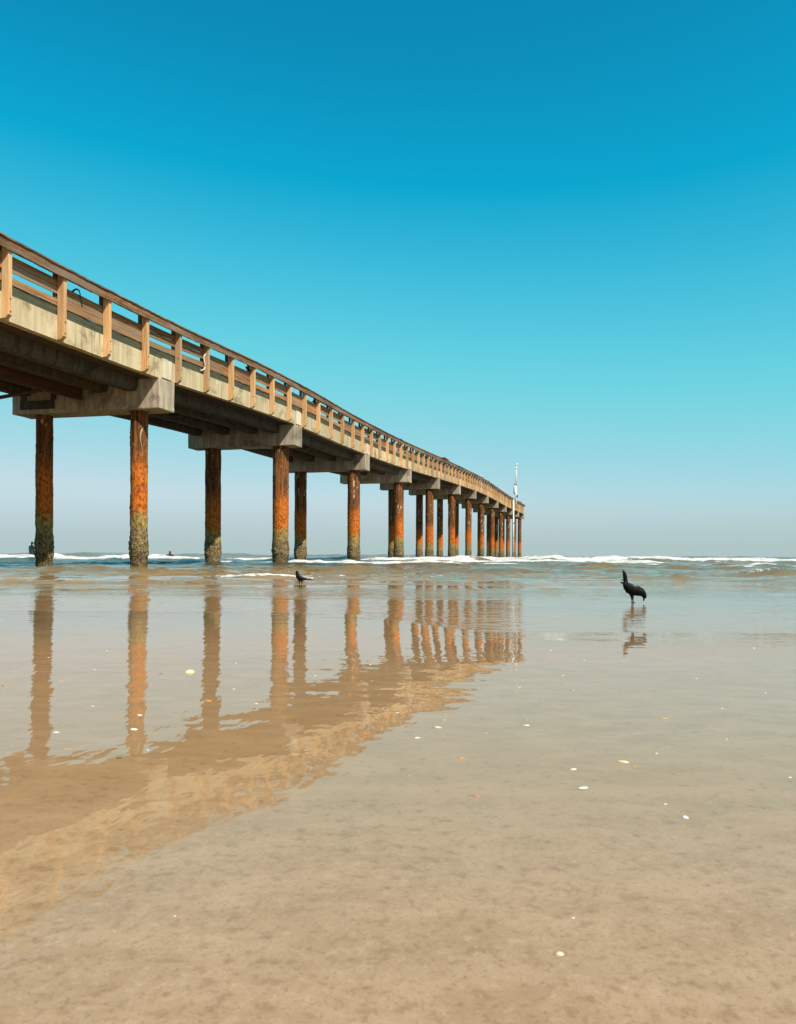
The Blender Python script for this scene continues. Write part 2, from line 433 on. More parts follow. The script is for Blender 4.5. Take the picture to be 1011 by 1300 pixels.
def sea_mat():
    m, nt, b = new_mat('sea_water'); k = N(nt)
    def att(n):
        a = k.n('Attribute', attribute_name=n); return a.outputs['Fac']
    foam, deep, depth = att('foam'), att('deep'), att('depth')
    g = k.n('NewGeometry'); s = k.n('SeparateXYZ'); nt.links.new(g.outputs['Position'], s.inputs[0]); Y = s.outputs[1]
    mid = k.noise(k.pos((.8, 2.6, 1)), 1.0, 4, .6)
    shallow = k.mix(k.ramp(mid, .35, .65), (.215, .138, .064), (.28, .182, .090))
    c = k.mix(k.ramp(depth, .02, .10), (.33, .180, .080), shallow)
    c = k.mix(k.ramp(depth, .16, .50), c, (.165, .106, .042))
    c = k.mix(deep, c, (.024, .044, .042))
    fn1 = k.noise(k.pos((1.6, 2.2, 2.2)), 1.0, 6, .68, .3)
    fn2 = k.noise(k.pos((9, 9, 9)), 1.0, 5, .68, .3)
    far = k.ramp(Y, 20, 36)
    fm = k.n('Mix', data_type='FLOAT'); nt.links.new(far, fm.inputs[0]); nt.links.new(fn2, fm.inputs[2]); nt.links.new(fn1, fm.inputs[3])
    thr = k.math('ADD', foam, k.math('SUBTRACT', fm.outputs[0], .5))
    ff = k.ramp(thr, .52, .66)
    fc = k.mix(k.ramp(fm.outputs[0], .3, .6), (.34, .31, .26), (.64, .62, .59))
    c = k.mix(ff, c, fc)
    nt.links.new(c, b.inputs['Base Color'])
    b.inputs['IOR'].default_value = 1.33
    rr = k.math('ADD', k.math('MULTIPLY', far, .10), .02)
    nt.links.new(k.math('ADD', rr, k.math('MULTIPLY', ff, .7)), b.inputs['Roughness'])
    nt.links.new(k.math('MULTIPLY', k.math('SUBTRACT', 1.0, ff), k.math('SUBTRACT', .32, k.math('MULTIPLY', k.ramp(Y, 10, 17), .16))), b.inputs['Specular IOR Level'])
    w1 = k.noise(k.pos((4.5, 5.5, 1)), 1.0, 4, .55, .3)
    w2 = k.noise(k.pos((.9, 2.1, 1)), 1.0, 4, .55, .3)
    dz = k.ramp(Y, 6, 13)
    a1 = k.math('MULTIPLY', w1, k.math('ADD', .9, k.math('MULTIPLY', dz, 1.1)))
    wp = k.noise(k.pos((.10, .75, 1)), 1.0, 3, .5)
    a1 = k.math('MULTIPLY', a1, k.math('ADD', k.math('SUBTRACT', .45, k.math('MULTIPLY', dz, .30)), k.math('MULTIPLY', k.math('MULTIPLY', k.ramp(wp, .42, .60), dz), 3.0)))
    n1 = k.bump(a1, .016, 1.0)
    a2 = k.math('MULTIPLY', w2, k.ramp(Y, 10, 40))
    n2 = k.bump(a2, .10, 1.0, n1)
    n3 = k.bump(k.math('MULTIPLY', fm.outputs[0], ff), .05, .8, n2)
    nt.links.new(n3, b.inputs['Normal'])
    return m
M['sea'] = sea_mat()

# ------------------------------------------------------------------ ground and sea sheets
def grid_obj(name, X, Y, Z, mat, attrs=None, kind='structure'):
    ny, nx = X.shape
    co = np.stack([X, Y, Z], -1).reshape(-1, 3)
    idx = np.arange(ny*nx).reshape(ny, nx)
    q = np.stack([idx[:-1, :-1], idx[:-1, 1:], idx[1:, 1:], idx[1:, :-1]], -1).reshape(-1, 4)
    me = bpy.data.meshes.new(name)
    me.vertices.add(len(co)); me.vertices.foreach_set('co', co.ravel())
    me.loops.add(q.size); me.loops.foreach_set('vertex_index', q.ravel().astype(np.int32))
    me.polygons.add(len(q)); me.polygons.foreach_set('loop_start', (np.arange(len(q))*4).astype(np.int32))
    me.polygons.foreach_set('use_smooth', np.ones(len(q), bool))
    me.update(calc_edges=True); me.validate()
    for n, a in (attrs or {}).items():
        at = me.attributes.new(n, 'FLOAT', 'POINT'); at.data.foreach_set('value', a.ravel().astype(np.float32))
    me.materials.append(mat)
    o = bpy.data.objects.new(name, me); COL.objects.link(o); tag(o, kind=kind)
    return o

yy = np.concatenate([np.linspace(-90, -3, 30), np.linspace(-2.6, .3, 30), np.geomspace(.33, 12, 330), np.geomspace(12.3, 140, 50)])
xe = np.sinh(np.linspace(-5.2, 5.2, 330)); xe = xe/np.abs(xe).max()*160
Xs, Ys = np.meshgrid(xe, yy)
grid_obj('sand_beach', Xs, Ys, sand_z(Xs, Ys), M['sand'])['label'] = 'wet tan sand with a mirror film of water'

yy = np.concatenate([np.geomspace(4.6, 30, 330), np.geomspace(30.1, 150, 420), np.geomspace(151, 6000, 70)])
tt = np.linspace(-1, 1, 760); tt = .55*tt + .45*tt**3
Xw = tt[None, :]*(yy[:, None]*1.15 + 8); Yw = np.repeat(yy[:, None], len(tt), 1)
Zw, foam, deep = sea_fields(Xw, Yw)
sea = grid_obj('sea', Xw, Yw, Zw, M['sea'], {'foam': foam, 'deep': deep, 'depth': Zw - sand_z(Xw, Yw)})
sea['label'] = 'shallow sea with white breaking waves and brown ripples'

# ------------------------------------------------------------------ the pier
pier = empty('fishing_pier', P(8, -2.7, 0))
bpy.context.view_layer.update()
tag(pier, 'long wooden and concrete fishing pier on rusty round piles running out to sea', 'pier')
def part(mb, name, mat, parent=pier, smooth=False, label=None):
    q = parent
    while q.parent: q = q.parent
    loc = q.location
    v = [(a-loc[0], b-loc[1], c-loc[2]) for a, b, c in mb.v]
    o = mesh_obj(name, v, mb.f, M[mat], parent, smooth)
    if label: o['label'] = label
    return o

S0, BAY, NB = 26.58, 12.0, 12
WID = 5.5
bents = [S0 + BAY*n for n in range(-1, NB+1)]
s_start, s_end = 3.0, bents[-1] + .55

def ss(a, b, step=.5):
    n = max(2, int(round((b-a)/step))+1)
    return list(np.linspace(a, b, n))

# deck slab core, timber decking above
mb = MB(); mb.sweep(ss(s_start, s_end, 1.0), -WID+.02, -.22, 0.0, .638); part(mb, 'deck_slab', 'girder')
mb = MB(); mb.sweep(ss(s_start, s_end, .25), -WID+.10, -.035, .645, .895, .008); part(mb, 'deck_planking', 'deck')
# concrete edge panels, one per bay
edges = [s_start] + bents + [s_end]
for i in range(len(edges)-1):
    a, b = edges[i]+.012, edges[i+1]-.012
    if b - a < .3: continue
    mb = MB(); mb.sweep(ss(a, b, .5), -.21, 0.0, -.003, .64, .004); part(mb, 'edge_panel', 'fascia')
    mb = MB(); mb.sweep(ss(a, b, 1.), -WID-.18, -WID+.005, -.003, .68, .0); part(mb, 'edge_panel', 'fascia')
# pilasters over the bents
for s in bents:
    b = base_z(s)
    mb = MB(); mb.pbox(s-.30, s+.02, -.002, .05, .03, .66, base_z); mb.pbox(s+.035, s+.30, -.002, .035, .03, .65, base_z)
    part(mb, 'pilaster', 'pilaster')
# girders between the caps
for i in range(len(edges)-1):
    a, b = edges[i], edges[i+1]
    a = a+.5 if i > 0 else a
    b = b-.5
    if b-a < 1: continue
    for w in (-.95, -2.05, -3.5, -4.95):
        mb = MB()
        pr = [(-.23, -.006), (-.23, -.20), (-.17, -.40), (.17, -.40), (.23, -.20), (.23, -.006)]
        st = ss(a+.004, b-.004, 2.0); n = 6
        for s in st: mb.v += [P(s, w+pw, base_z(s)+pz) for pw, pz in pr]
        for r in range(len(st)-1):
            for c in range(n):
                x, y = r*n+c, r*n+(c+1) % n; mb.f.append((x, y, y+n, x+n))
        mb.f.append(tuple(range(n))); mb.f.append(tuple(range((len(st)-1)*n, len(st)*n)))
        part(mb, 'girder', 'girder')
    # diaphragm at mid bay
    m_ = (a+b)/2
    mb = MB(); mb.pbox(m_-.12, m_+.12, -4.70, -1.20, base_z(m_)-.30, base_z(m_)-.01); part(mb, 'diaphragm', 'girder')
# brown service timbers hung under the first bays
for s0, s1 in ((s_start, bents[0]-.55), (bents[0]+.55, bents[1]-.55)):
    mb = MB(); mb.sweep(ss(s0, s1, 2.), -2.86, -2.74, -.62, -.16); part(mb, 'service_beam', 'brace')
    for k in range(2):
        q = s0+(s1-s0)*(.55+.33*k)
        mb = MB(); mb.tube([P(q-.5, -4.6, base_z(q)-.80), P(q, -2.9, base_z(q)-.45)], .06, 6); part(mb, 'diagonal_brace', 'girder')

# pile caps
def cap_mesh(s):
    bm = bmesh.new(); b = base_z(s); ht = 1.0
    pts = [P(s-.48, -WID, b-ht), P(s+.48, -WID, b-ht), P(s+.48, .035, b-ht), P(s-.48, .035, b-ht),
           P(s-.48, -WID, b-.006), P(s+.48, -WID, b-.006), P(s+.48, .035, b-.006), P(s-.48, .035, b-.006)]
    vs = [bm.verts.new(p) for p in pts]
    for f in [(0,3,2,1),(4,5,6,7),(0,1,5,4),(1,2,6,5),(2,3,7,6),(3,0,4,7)]: bm.faces.new([vs[i] for i in f])
    bmesh.ops.bevel(bm, geom=bm.edges[:], offset=.035, segments=2, affect='EDGES', profile=.6)
    bmesh.ops.subdivide_edges(bm, edges=[e for e in bm.edges if e.calc_length() > .8], cuts=5, use_grid_fill=True)
    for v in bm.verts:
        d = mnoise.noise(Vector(v.co)*2.3)*.010 + mnoise.noise(Vector(v.co)*7)*.006
        v.co += Vector((L[0]*d, L[1]*d, d))
    m = MB(); bm.verts.index_update()
    m.v = [tuple(v.co) for v in bm.verts]; m.f = [tuple(v.index for v in f.verts) for f in bm.faces]; bm.free()
    return m
for i, s in enumerate(bents):
    cap = part(cap_mesh(s), 'pile_cap', 'cap')
    if i == 1:
        b = base_z(s)
        mb = MB(); mb.pbox(s-.54, s-.478, -5.15, -3.85, b-.86, b-.58); part(mb, 'bolted_plate', 'girder', cap)
        for wa, wb in ((-5.12, -4.93), (-3.95, -3.78)):
            mb = MB(); mb.pbox(s-.55, s-.478, wa, wb, b-.575, b-.05); part(mb, 'hanger_strap', 'girder', cap)

# piles
def pile_mesh(s, w, detail, r0):
    cx, cy, _ = P(s, w, 0); top = base_z(s)-1.0+.02; bot = -2.3
    seg = 40 if detail else 18
    zs = [bot, -.9] + list(np.arange(-.62, 1.6, .035 if detail else .12)) + list(np.linspace(1.62, top, 40 if detail else 12))
    mb = MB(); off = random.uniform(0, 100)
    for z in zs:
        hz = z - SEA
        for k in range(seg):
            t = 2*math.pi*k/seg
            c, s_ = math.cos(t), math.sin(t)
            r = r0
            barn = max(0., min(1., (hz-.28)/.18))*max(0., min(1., (1.28-hz)/.45))
            q = Vector((c*4.2+off, s_*4.2, z*4.5))
            n1 = mnoise.noise(q); n2 = mnoise.noise(q*2.3); n3 = mnoise.noise(q*5.1)
            r += barn*(.030 + .030*n1 + .032*n2 + .022*n3)
            r += max(0., 1-barn)*(.005*n2 + .003*n3)
            big = mnoise.noise(Vector((c*1.1+off, s_*1.1, z*.9+off)))
            r += .006*big
            if hz > 1.4: r += max(0, n2-.38)*.06 + (.012 if mnoise.noise(Vector((c*1.6+off, s_*1.6, z*.7))) > .12 else 0)
            mb.v.append((cx+r*c, cy+r*s_, z))
    for i in range(len(zs)-1):
        for k in range(seg):
            a = i*seg+k; c = i*seg+(k+1) % seg
            mb.f.append((a, c, c+seg, a+seg))
    mb.f.append(tuple(range(seg))); mb.f.append(tuple(range((len(zs)-1)*seg, len(zs)*seg)))
    return mb
for i, s in enumerate(bents):
    for w in ((-.98, -4.6) if i < 2 else (-.87, -4.40)):
        part(pile_mesh(s, w, i < 5, .272 if i < 2 else .375), 'pile', 'pile', smooth=True)

# railing on the near edge: posts, boards, top rail
def post_mesh(s):
    mb = MB(); b = base_z(s); j = random.uniform(-.012, .012); t = random.uniform(-.012, .012)
    s0, s1 = s-.065+j, s+.065+j
    def sec(sv): return [(sv, .003, .01), (sv, .105, .01), (sv, .185, .095), (sv+t, .185, 1.815), (sv+t, .003, 1.815)]
    A, B = sec(s0), sec(s1); n = 5
    mb.v = [P(a, w, base_z(s)+z) for a, w, z in A] + [P(a, w, base_z(s)+z) for a, w, z in B]
    mb.f = [tuple(range(n))[::-1], tuple(range(n, 2*n))] + [(k, (k+1) % n, (k+1) % n+n, k+n) for k in range(n)]
    return mb
bolts = []
for n in range(-1, 200):
    s = bents[0] + .62 + 2.0*n
    if s < s_start or s > s_end: continue
    po = part(post_mesh(s), 'rail_post', 'post')
    b = base_z(s)
    mb = MB(); mb.pbox(s-.05, s+.05, -.15, -.055, b+.90, b+1.815); part(mb, 'inner_post', 'rail')
    if s < 60:
        mb = MB()
        for zz in (.17, .47):
            c = P(s+.01, .184, b+zz); e = P(s+.01, .203, b+zz); mb.tube([c, e], .016, 8)
        part(mb, 'bolt_head', 'dark', po)
k = 0
sb = 21.20 - 4*5
spans = []
while sb < s_end:
    a, b2 = max(sb, s_start), min(sb+4, s_end); kind = 'B' if (round((sb-21.2)/4) % 2 == 0) else 'A'
    if b2 - a > .5:
        mb = MB(); st = ss(a+.01, b2-.01, .5)
        if kind == 'B': hs = [(.90, 1.07), (1.077, 1.25), (1.270, 1.45)]
        else: hs = [(.90, 1.075), (1.205, 1.385), (1.408, 1.585)]
        for h0, h1 in hs: mb.sweep([x+random.uniform(-.0, .0) for x in st], -.048, -.006, h0, h1, .004)
        part(mb, 'rail_boarding', 'board'); spans.append((a, b2, kind))
    sb += 4
# top rail in lengths
a = s_start
while a < s_end - .2:
    b2 = min(a + 4.0, s_end)
    if s_end - b2 < 1: b2 = s_end
    mb = MB(); dz = random.uniform(-.012, .012)
    mb.sweep(ss(a, b2-.006, .16), .19, .24+random.uniform(-.006, .006), 1.605+dz, 1.835+dz, .006)
    mb.sweep(ss(a, b2-.006, .16), -.29, .275, 1.838+dz, 1.878+dz, .006)
    part(mb, 'top_rail', 'rail'); a = b2
# end of the pier: low boards across the far end
mb = MB(); mb.pbox(s_end-.06, s_end, -WID, -.3, base_z(s_end)+.93, base_z(s_end)+1.84); part(mb, 'end_boarding', 'board')
# cutting board on the rail
sc_ = s_at(566, .0)
mb = MB(); mb.pbox(sc_-1.1, sc_+1.3, -.62, .10, rail_z(sc_)+.20, rail_z(sc_)+.25)
for ds in (-.9, 1.1): mb.pbox(sc_+ds-.05, sc_+ds+.05, -.3, -.2, rail_z(sc_)+.003, rail_z(sc_)+.198)
part(mb, 'cutting_table', 'rail', label='small grey bait table standing on the rail')

# ------------------------------------------------------------------ tide gauge mast at the seaward end
sp = s_at(655, .45); zb = rail_z(sp)
mast = empty('instrument_mast', P(sp, .45, zb-1.6))
bpy.context.view_layer.update()
tag(mast, 'tall thin white instrument mast bolted to the seaward end of the pier', 'mast')
mb = MB(); mb.tube([P(sp, .45, zb-1.6), P(sp, .45, zb+2.3)], .15, 12); part(mb, 'lower_mast', 'white', mast, True)
mb = MB(); mb.tube([P(sp, .45, zb+2.3), P(sp+.2, .50, zb+6.0)], [.10, .075], 10); part(mb, 'upper_mast', 'white', mast, True)
mb = MB(); mb.tube([P(sp, .26, zb+.9), P(sp, .26, zb+1.1), P(sp, .26, zb+2.2), P(sp, .26, zb+2.5)], [.12, .26, .26, .10], 12); part(mb, 'instrument_box', 'white', mast, True)
mb = MB(); mb.tube([P(sp, .6, zb+.25), P(sp, .6, zb+.75)], .16, 8); mb.tube([P(sp, .2, zb+2.5), P(sp, .2, zb+2.75)], .1, 8); part(mb, 'sensor', 'dark', mast)
mb = MB(); mb.tube([P(sp, -.1, zb+2.4), P(sp, .5, zb+2.4)], .05, 6); mb.tube([P(sp, .16, zb+5.7), P(sp, .8, zb+5.7)], .05, 6); part(mb, 'cross_arm', 'white', mast)
mb = MB(); mb.pbox(sp-.1, sp+.1, .24, .45, zb-1.5, zb-1.3); mb.pbox(sp-.1, sp+.1, .245, .45, zb-.5, zb-.3); part(mb, 'bracket', 'grey', mast)
sg = s_at(652.5, .5)
gp = empty('tide_gauge_pipe', P(sg, .42, SEA-.6))
bpy.context.view_layer.update()
tag(gp, 'slim white stilling pipe running down beside the end piles into the sea', 'pipe')
mb = MB(); mb.tube([P(sg, .42, SEA-.6), P(sg, .42, rail_z(sg)-.3)], .13, 12); part(mb, 'pipe', 'white', gp, True)
for q in (1.2, 3.6, 6.2):
    mb = MB(); mb.tube([P(sg, .42, SEA+q), P(sg, .42, SEA+q+.18)], .17, 10); part(mb, 'clamp', 'grey', gp)
mb = MB(); mb.pbox(sg-.06, sg+.06, .05, .42, base_z(sg)+.3, base_z(sg)+.42); part(mb, 'bracket', 'grey', gp)

# ------------------------------------------------------------------ birds
def remeshed(name, mb, mat, voxel, parent=None):
    o = mesh_obj(name, mb.v, mb.f, M[mat], parent)
    r = o.modifiers.new('remesh', 'REMESH'); r.mode = 'VOXEL'; r.voxel_size = voxel
    s = o.modifiers.new('smooth', 'SMOOTH'); s.iterations = 3; s.factor = .5
    dg = bpy.context.evaluated_depsgraph_get(); me = bpy.data.meshes.new_from_object(o.evaluated_get(dg))
    o.modifiers.clear(); o.data = me; me.materials.clear(); me.materials.append(M[mat])
    me.polygons.foreach_set('use_smooth', [True]*len(me.polygons))
    return o

# feeding grackle: side silhouette from the photograph, real depth across
X0, Y0, Z0 = hit(804, 765.5)
pm = Y0/F/14.44
def G(zx, zy): return ((zx-490)*pm, (815-zy)*pm)
def sec(zx, zy, h, q): x, z = G(zx, zy); return (x, z, h*pm, q*pm)
bird = empty('feeding_grackle', (X0, Y0, Z0)); bird.rotation_euler.z = -.12
tag(bird, 'larger black bird with raised tail pecking with its bill in the shallow water', 'bird', 'black birds at the water edge')
mb = MB()
mb.loft([sec(330,440,30,28), sec(360,490,66,60), sec(420,548,100,84), sec(495,585,100,92), sec(575,598,92,86), sec(640,625,76,70), sec(682,668,50,50), sec(694,705,40,40), sec(690,725,26,26)])
mb.loft([sec(688,710,24,24), sec(681,745,16,15), sec(674,778,9,9), sec(671,796,4,4)], 10)
mb.loft([sec(365,500,44,34), sec(352,400,42,17), sec(341,320,38,13), sec(327,262,29,11), sec(311,232,17,8), sec(297,216,6,6)], 12)
for q in (-1, 1):
    x, z = G(430, 600)
    n0 = len(mb.v); mb.loft([sec(460,640,38,28), sec(470,690,24,18), sec(475,735,13,12), sec(480,790,10,10), sec(486,815,9,9)], 8)
    for i in range(n0, len(mb.v)): mb.v[i] = (mb.v[i][0]+q*17*pm, mb.v[i][1]+q*34*pm, mb.v[i][2])
    for dx, dy in ((52, 0), (40, 26), (40, -26), (-36, 0)):
        cx_, cz_ = G(486, 812)
        mb.tube([(cx_+q*17*pm, q*34*pm, cz_), (cx_+(q*17+dx)*pm, q*34*pm+dy*pm, cz_-1*pm)], [6*pm, 4*pm], 6)
body = remeshed('body', mb, 'bird', .0032, bird)
for q in (-1, 1):
    mb = MB()
    mb.loft([sec(600,575,30,10), sec(520,545,54,15), sec(430,515,52,15), sec(360,478,34,11), sec(300,450,17,7), sec(262,438,6,4)], 10)
    for i in range(len(mb.v)): mb.v[i] = (mb.v[i][0], mb.v[i][1] + q*(80 - max(0, (mb.v[i][0]/pm-60))*.22 - max(0, -mb.v[i][0]/pm-60)*.28)*pm, mb.v[i][2])
    mb.build('wing', M['wing'], bird, True)
mb = MB(); mb.loft([sec(345,430,10,8), sec(318,405,9,5), sec(272,384,4,3)], 8); mb.build('loose_feather', M['bird'], bird, True)

# standing grackle
X0, Y0, Z0 = hit(382, 745.5)
pm2 = Y0/F/20.2
def sec2(zx, zy, h, q): return ((zx-440)*pm2, (650-zy)*pm2, h*pm2, q*pm2)
bird2 = empty('standing_grackle', (X0, Y0, Z0)); bird2.rotation_euler.z = .1
tag(bird2, 'smaller black bird standing upright with head raised in front of the pier piles', 'bird', 'black birds at the water edge')
mb = MB()
mb.loft([sec2(348,228,14,16), sec2(345,245,34,34), sec2(344,275,40,40), sec2(350,315,44,46), sec2(372,362,66,64), sec2(410,408,76,72), sec2(465,432,60,58), sec2(520,440,34,36), sec2(560,442,24,24)])
mb.loft([sec2(510,440,26,30), sec2(590,444,18,26), sec2(660,456,14,22), sec2(720,468,12,20), sec2(756,472,6,12)], 10)
mb.loft([sec2(338,258,14,12), sec2(316,262,9,8), sec2(296,262,3,3)], 8)
for zx, q, dx in ((405, 1, 8), (470, -1, -6)):
    n0 = len(mb.v); mb.loft([sec2(zx-8,465,30,24), sec2(zx,510,17,15), sec2(zx+dx*.5,560,9,9), sec2(zx+dx,645,8,8)], 8)
    for i in range(n0, len(mb.v)): mb.v[i] = (mb.v[i][0], mb.v[i][1]+q*26*pm2, mb.v[i][2])
    for ax, ay in ((-50, 0), (-36, 22), (-36, -22), (30, 0)):
        mb.tube([((zx+dx-440)*pm2, q*26*pm2, 5*pm2), ((zx+dx-440+ax)*pm2, (q*26+ay)*pm2, 4*pm2)], [6*pm2, 4*pm2], 6)
remeshed('body', mb, 'bird', .0036, bird2)
for q in (-1, 1):
    mb = MB(); mb.loft([sec2(372,335,22,8), sec2(410,375,46,13), sec2(470,412,40,12), sec2(540,425,20,8), sec2(590,422,6,4)], 10)
    for i in range(len(mb.v)): mb.v[i] = (mb.v[i][0], mb.v[i][1]+q*(62 - max(0, mb.v[i][0]/pm2-20)*.24)*pm2, mb.v[i][2])
    mb.build('wing', M['wing'], bird2, True)

# perched birds on the railing
def perched(name, loc, size, rz, mat, wingmat, label, group=None):
    r = empty(name, loc, rz); tag(r, label, 'bird', group); k_ = size
    mb = MB()
    mb.loft([(.22*k_,.40*k_,.03*k_,.03*k_), (.19*k_,.41*k_,.065*k_,.06*k_), (.13*k_,.36*k_,.075*k_,.07*k_), (.04*k_,.26*k_,.125*k_,.11*k_), (-.10*k_,.19*k_,.10*k_,.09*k_), (-.22*k_,.13*k_,.05*k_,.05*k_), (-.42*k_,.07*k_,.02*k_,.04*k_)])
    mb.loft([(.21*k_,.41*k_,.028*k_,.025*k_), (.30*k_,.39*k_,.008*k_,.008*k_)], 8)
    for q in (-1, 1): mb.tube([(-.01*k_, q*.05*k_, .16*k_), (0, q*.05*k_, -.005)], .014*k_, 6)
    remeshed('body', mb, mat, .016*k_, r)
    for q in (-1, 1):
        mb = MB(); mb.loft([(.08*k_,.28*k_,.03*k_,.015*k_), (-.04*k_,.24*k_,.07*k_,.02*k_), (-.20*k_,.16*k_,.04*k_,.015*k_), (-.34*k_,.10*k_,.01*k_,.008*k_)], 8)
        mb.v = [(x, y+q*(.115*k_ - max(0, -x)*.2), z) for x, y, z in mb.v]; mb.build('wing', M[wingmat], r, True)
    return r
def on_rail(px, w=.05):
    s = s_at(px, w); return P(s, w, rail_z(s)+.012)
def on_board(px, h):
    s = s_at(px, -.03); return P(s, -.03, base_z(s)+h)
AZ = math.pi/2 - TH
perched('grackle', on_board(313.5, 1.455), .42, AZ+2.6, 'bird', 'bird', 'small black bird perched on railing boards midway between the hanging rope and second pile cap')
perched('grackle', on_board(398, 1.455), .46, AZ-.2, 'bird', 'bird', 'small black bird on railing boards just seaward of the second pile cap')
perched('grackle', on_rail(509), .40, AZ+1.2, 'bird', 'bird', 'lone black bird standing on the top rail halfway along the pier')
perched('gull', on_rail(611.5), .85, AZ+2.4, 'white', 'gullgrey', 'white gull on the top rail, the biggest of the rail gulls')
perched('grackle', on_rail(620.5), .55, AZ, 'bird', 'bird', 'dark bird on the top rail between two pale gulls')
perched('gull', on_rail(637), .75, AZ+1.0, 'white', 'gullgrey', 'pale gull on the top rail just landward of the white mast')
gx = P(sp+.2, .50, zb+6.0)
perched('gull', (gx[0]+.05, gx[1], gx[2]+.01), 1.15, .4, 'white', 'gullgrey', 'white gull perched on the very top of the mast')
perched('grackle', on_rail(660.5), .7, AZ+2, 'bird', 'bird', 'dark bird on the top rail just seaward of the mast')

# strap and rope hanging on the railing
s1 = s_at(96, -.03); z1 = base_z(s1)
mb = MB(); pts = []
for i in range(13):
    t = i/12
    pts.append(P(s1-.20+.42*t, .0+.03*math.sin(t*3), z1+1.45+.11*math.sin(math.pi*min(1, t*1.25)) - (max(0, t-.62)*.75)))
mb.tube(pts, [.030-.020*i/12 for i in range(13)], 8)
tag(mb.build('hanging_strap', M['dark'], None, True), 'black curved strap hooked over the boards of the second railing gap', 'strap')
s2 = s_at(257.5, .02); z2 = base_z(s2)
mb = MB(); pts = [P(s2+.18, .10, z2+1.62), P(s2+.10, .08, z2+1.45), P(s2-.02, .05, z2+1.25), P(s2+.02, .06, z2+1.05), P(s2+.06, .06, z2+.9), P(s2-.06, .04, z2+.78), P(s2-.22, .03, z2+.73)]
pv = [Vector(p) for p in pts]; fine = []
for i in range(len(pv)-1):
    a_, b_, c_, d_ = pv[max(i-1,0)], pv[i], pv[i+1], pv[min(i+2,len(pv)-1)]
    for j in range(5):
        t = j/5; fine.append(.5*((2*b_)+(c_-a_)*t+(2*a_-5*b_+4*c_-d_)*t*t+(3*b_-a_-3*c_+d_)*t**3))
mb.tube(fine+[pv[-1]], .02, 8)
tag(mb.build('hanging_rope', M['hose'], None, True), 'thin pale rope dangling from the top rail beside a post', 'rope')

# ------------------------------------------------------------------ people far out in the waves
def skin_person(name, joints, edges_, rad, mat, parent):
    me = bpy.data.meshes.new(name); me.from_pydata(joints, edges_, []); o = bpy.data.objects.new(name, me); COL.objects.link(o)
    me.materials.append(M[mat])
    md = o.modifiers.new('skin', 'SKIN')
    for i, r in enumerate(rad): me.skin_vertices[0].data[i].radius = (r, r)
    me.skin_vertices[0].data[0].use_root = True
    sb_ = o.modifiers.new('sub', 'SUBSURF'); sb_.levels = 2; sb_.render_levels = 2
    dg = bpy.context.evaluated_depsgraph_get(); m2 = bpy.data.meshes.new_from_object(o.evaluated_get(dg))
    o.modifiers.clear(); o.data = m2
    if not m2.materials: m2.materials.append(M[mat])
    m2.polygons.foreach_set('use_smooth', [True]*len(m2.polygons))
    o.parent = parent
    return o
# sitting surfer, waist deep on the board, just beside the first pile
def crest(px, a, b):
    tx_ = ray(px, 703)[0]; yy_ = np.linspace(a, b, 160); zz_ = sea_fields(tx_*yy_, yy_)[0]
    i = int(np.argmax(zz_)); return tx_, float(yy_[i]), float(zz_[i])
tx, Yp, zp = crest(39.5, 48, 66)
surfer = empty('person', (tx*Yp, Yp, zp)); surfer.rotation_euler.z = -.5
tag(surfer, 'surfer in a black wetsuit sitting low in the foam beside the first pile', 'person')
J = [(0,0,.02),(0,.02,.25),(0,.05,.46),(0,.07,.58),(0,.08,.66),(0,.09,.76),(0,.10,.84),
     (.18,.06,.52),(.27,.16,.32),(.22,.34,.16),(.20,.42,.12),(-.18,.06,.52),(-.28,.14,.30),(-.24,.32,.14),(-.22,.40,.11),
     (.16,.12,-.02),(.30,.45,.0),(.36,.5,-.35),(-.16,.12,-.02),(-.30,.45,.0),(-.36,.5,-.35)]
E_ = [(0,1),(1,2),(2,3),(3,4),(4,5),(5,6),(2,7),(7,8),(8,9),(9,10),(2,11),(11,12),(12,13),(13,14),(0,15),(15,16),(16,17),(0,18),(18,19),(19,20)]
R_ = [.15,.15,.16,.09,.06,.10,.08,.07,.05,.04,.03,.07,.05,.04,.03,.10,.08,.06,.10,.08,.06]
skin_person('body', J, E_, R_, 'wetsuit', surfer)
def surfboard(name, loc, rz, label, mat, length=2.1, pitch=0.0):
    mb = MB(); n = 16; seg = 12
    secs = []
    for i in range(n+1):
        t = -1+2*i/n; w = .27*max(0.03, (1-abs(t)**2.6))**.7; x = t*length/2; z = .10*max(0, t)**3
        secs.append((x, z, .035*max(.25, 1-abs(t)**3), w))
    mb.loft(secs, seg); o = mb.build(name, M[mat], None, True); o.location = loc; o.rotation_euler = (0, pitch, rz)
    tag(o, label, 'surfboard'); return o
surfboard('surfboard', (tx*Yp, Yp, zp-.06), .9, 'white surfboard carrying the sitting surfer', 'white')
# paddler lying on a board between the two near right-hand piles
tx, Yp, zp = crest(215, 55, 80)
zp -= .12
pad = empty('person', (tx*Yp, Yp, zp+.04)); pad.rotation_euler.z = math.pi*.56
tag(pad, 'swimmer in dark red lying prone on a board behind the foam', 'person')
J = [(0,0,.08),(.22,0,.11),(.44,0,.17),(.54,0,.24),(.60,0,.30),(.66,0,.38),(.70,0,.45),
     (.42,.20,.14),(.62,.33,.06),(.86,.30,-.02),(.42,-.20,.14),(.62,-.33,.06),(.86,-.30,-.02),
     (-.12,.1,.07),(-.5,.12,.07),(-.95,.12,.08),(-.12,-.1,.07),(-.5,-.12,.07),(-.95,-.12,.12)]
E_ = [(0,1),(1,2),(2,3),(3,4),(4,5),(5,6),(2,7),(7,8),(8,9),(2,10),(10,11),(11,12),(0,13),(13,14),(14,15),(0,16),(16,17),(17,18)]
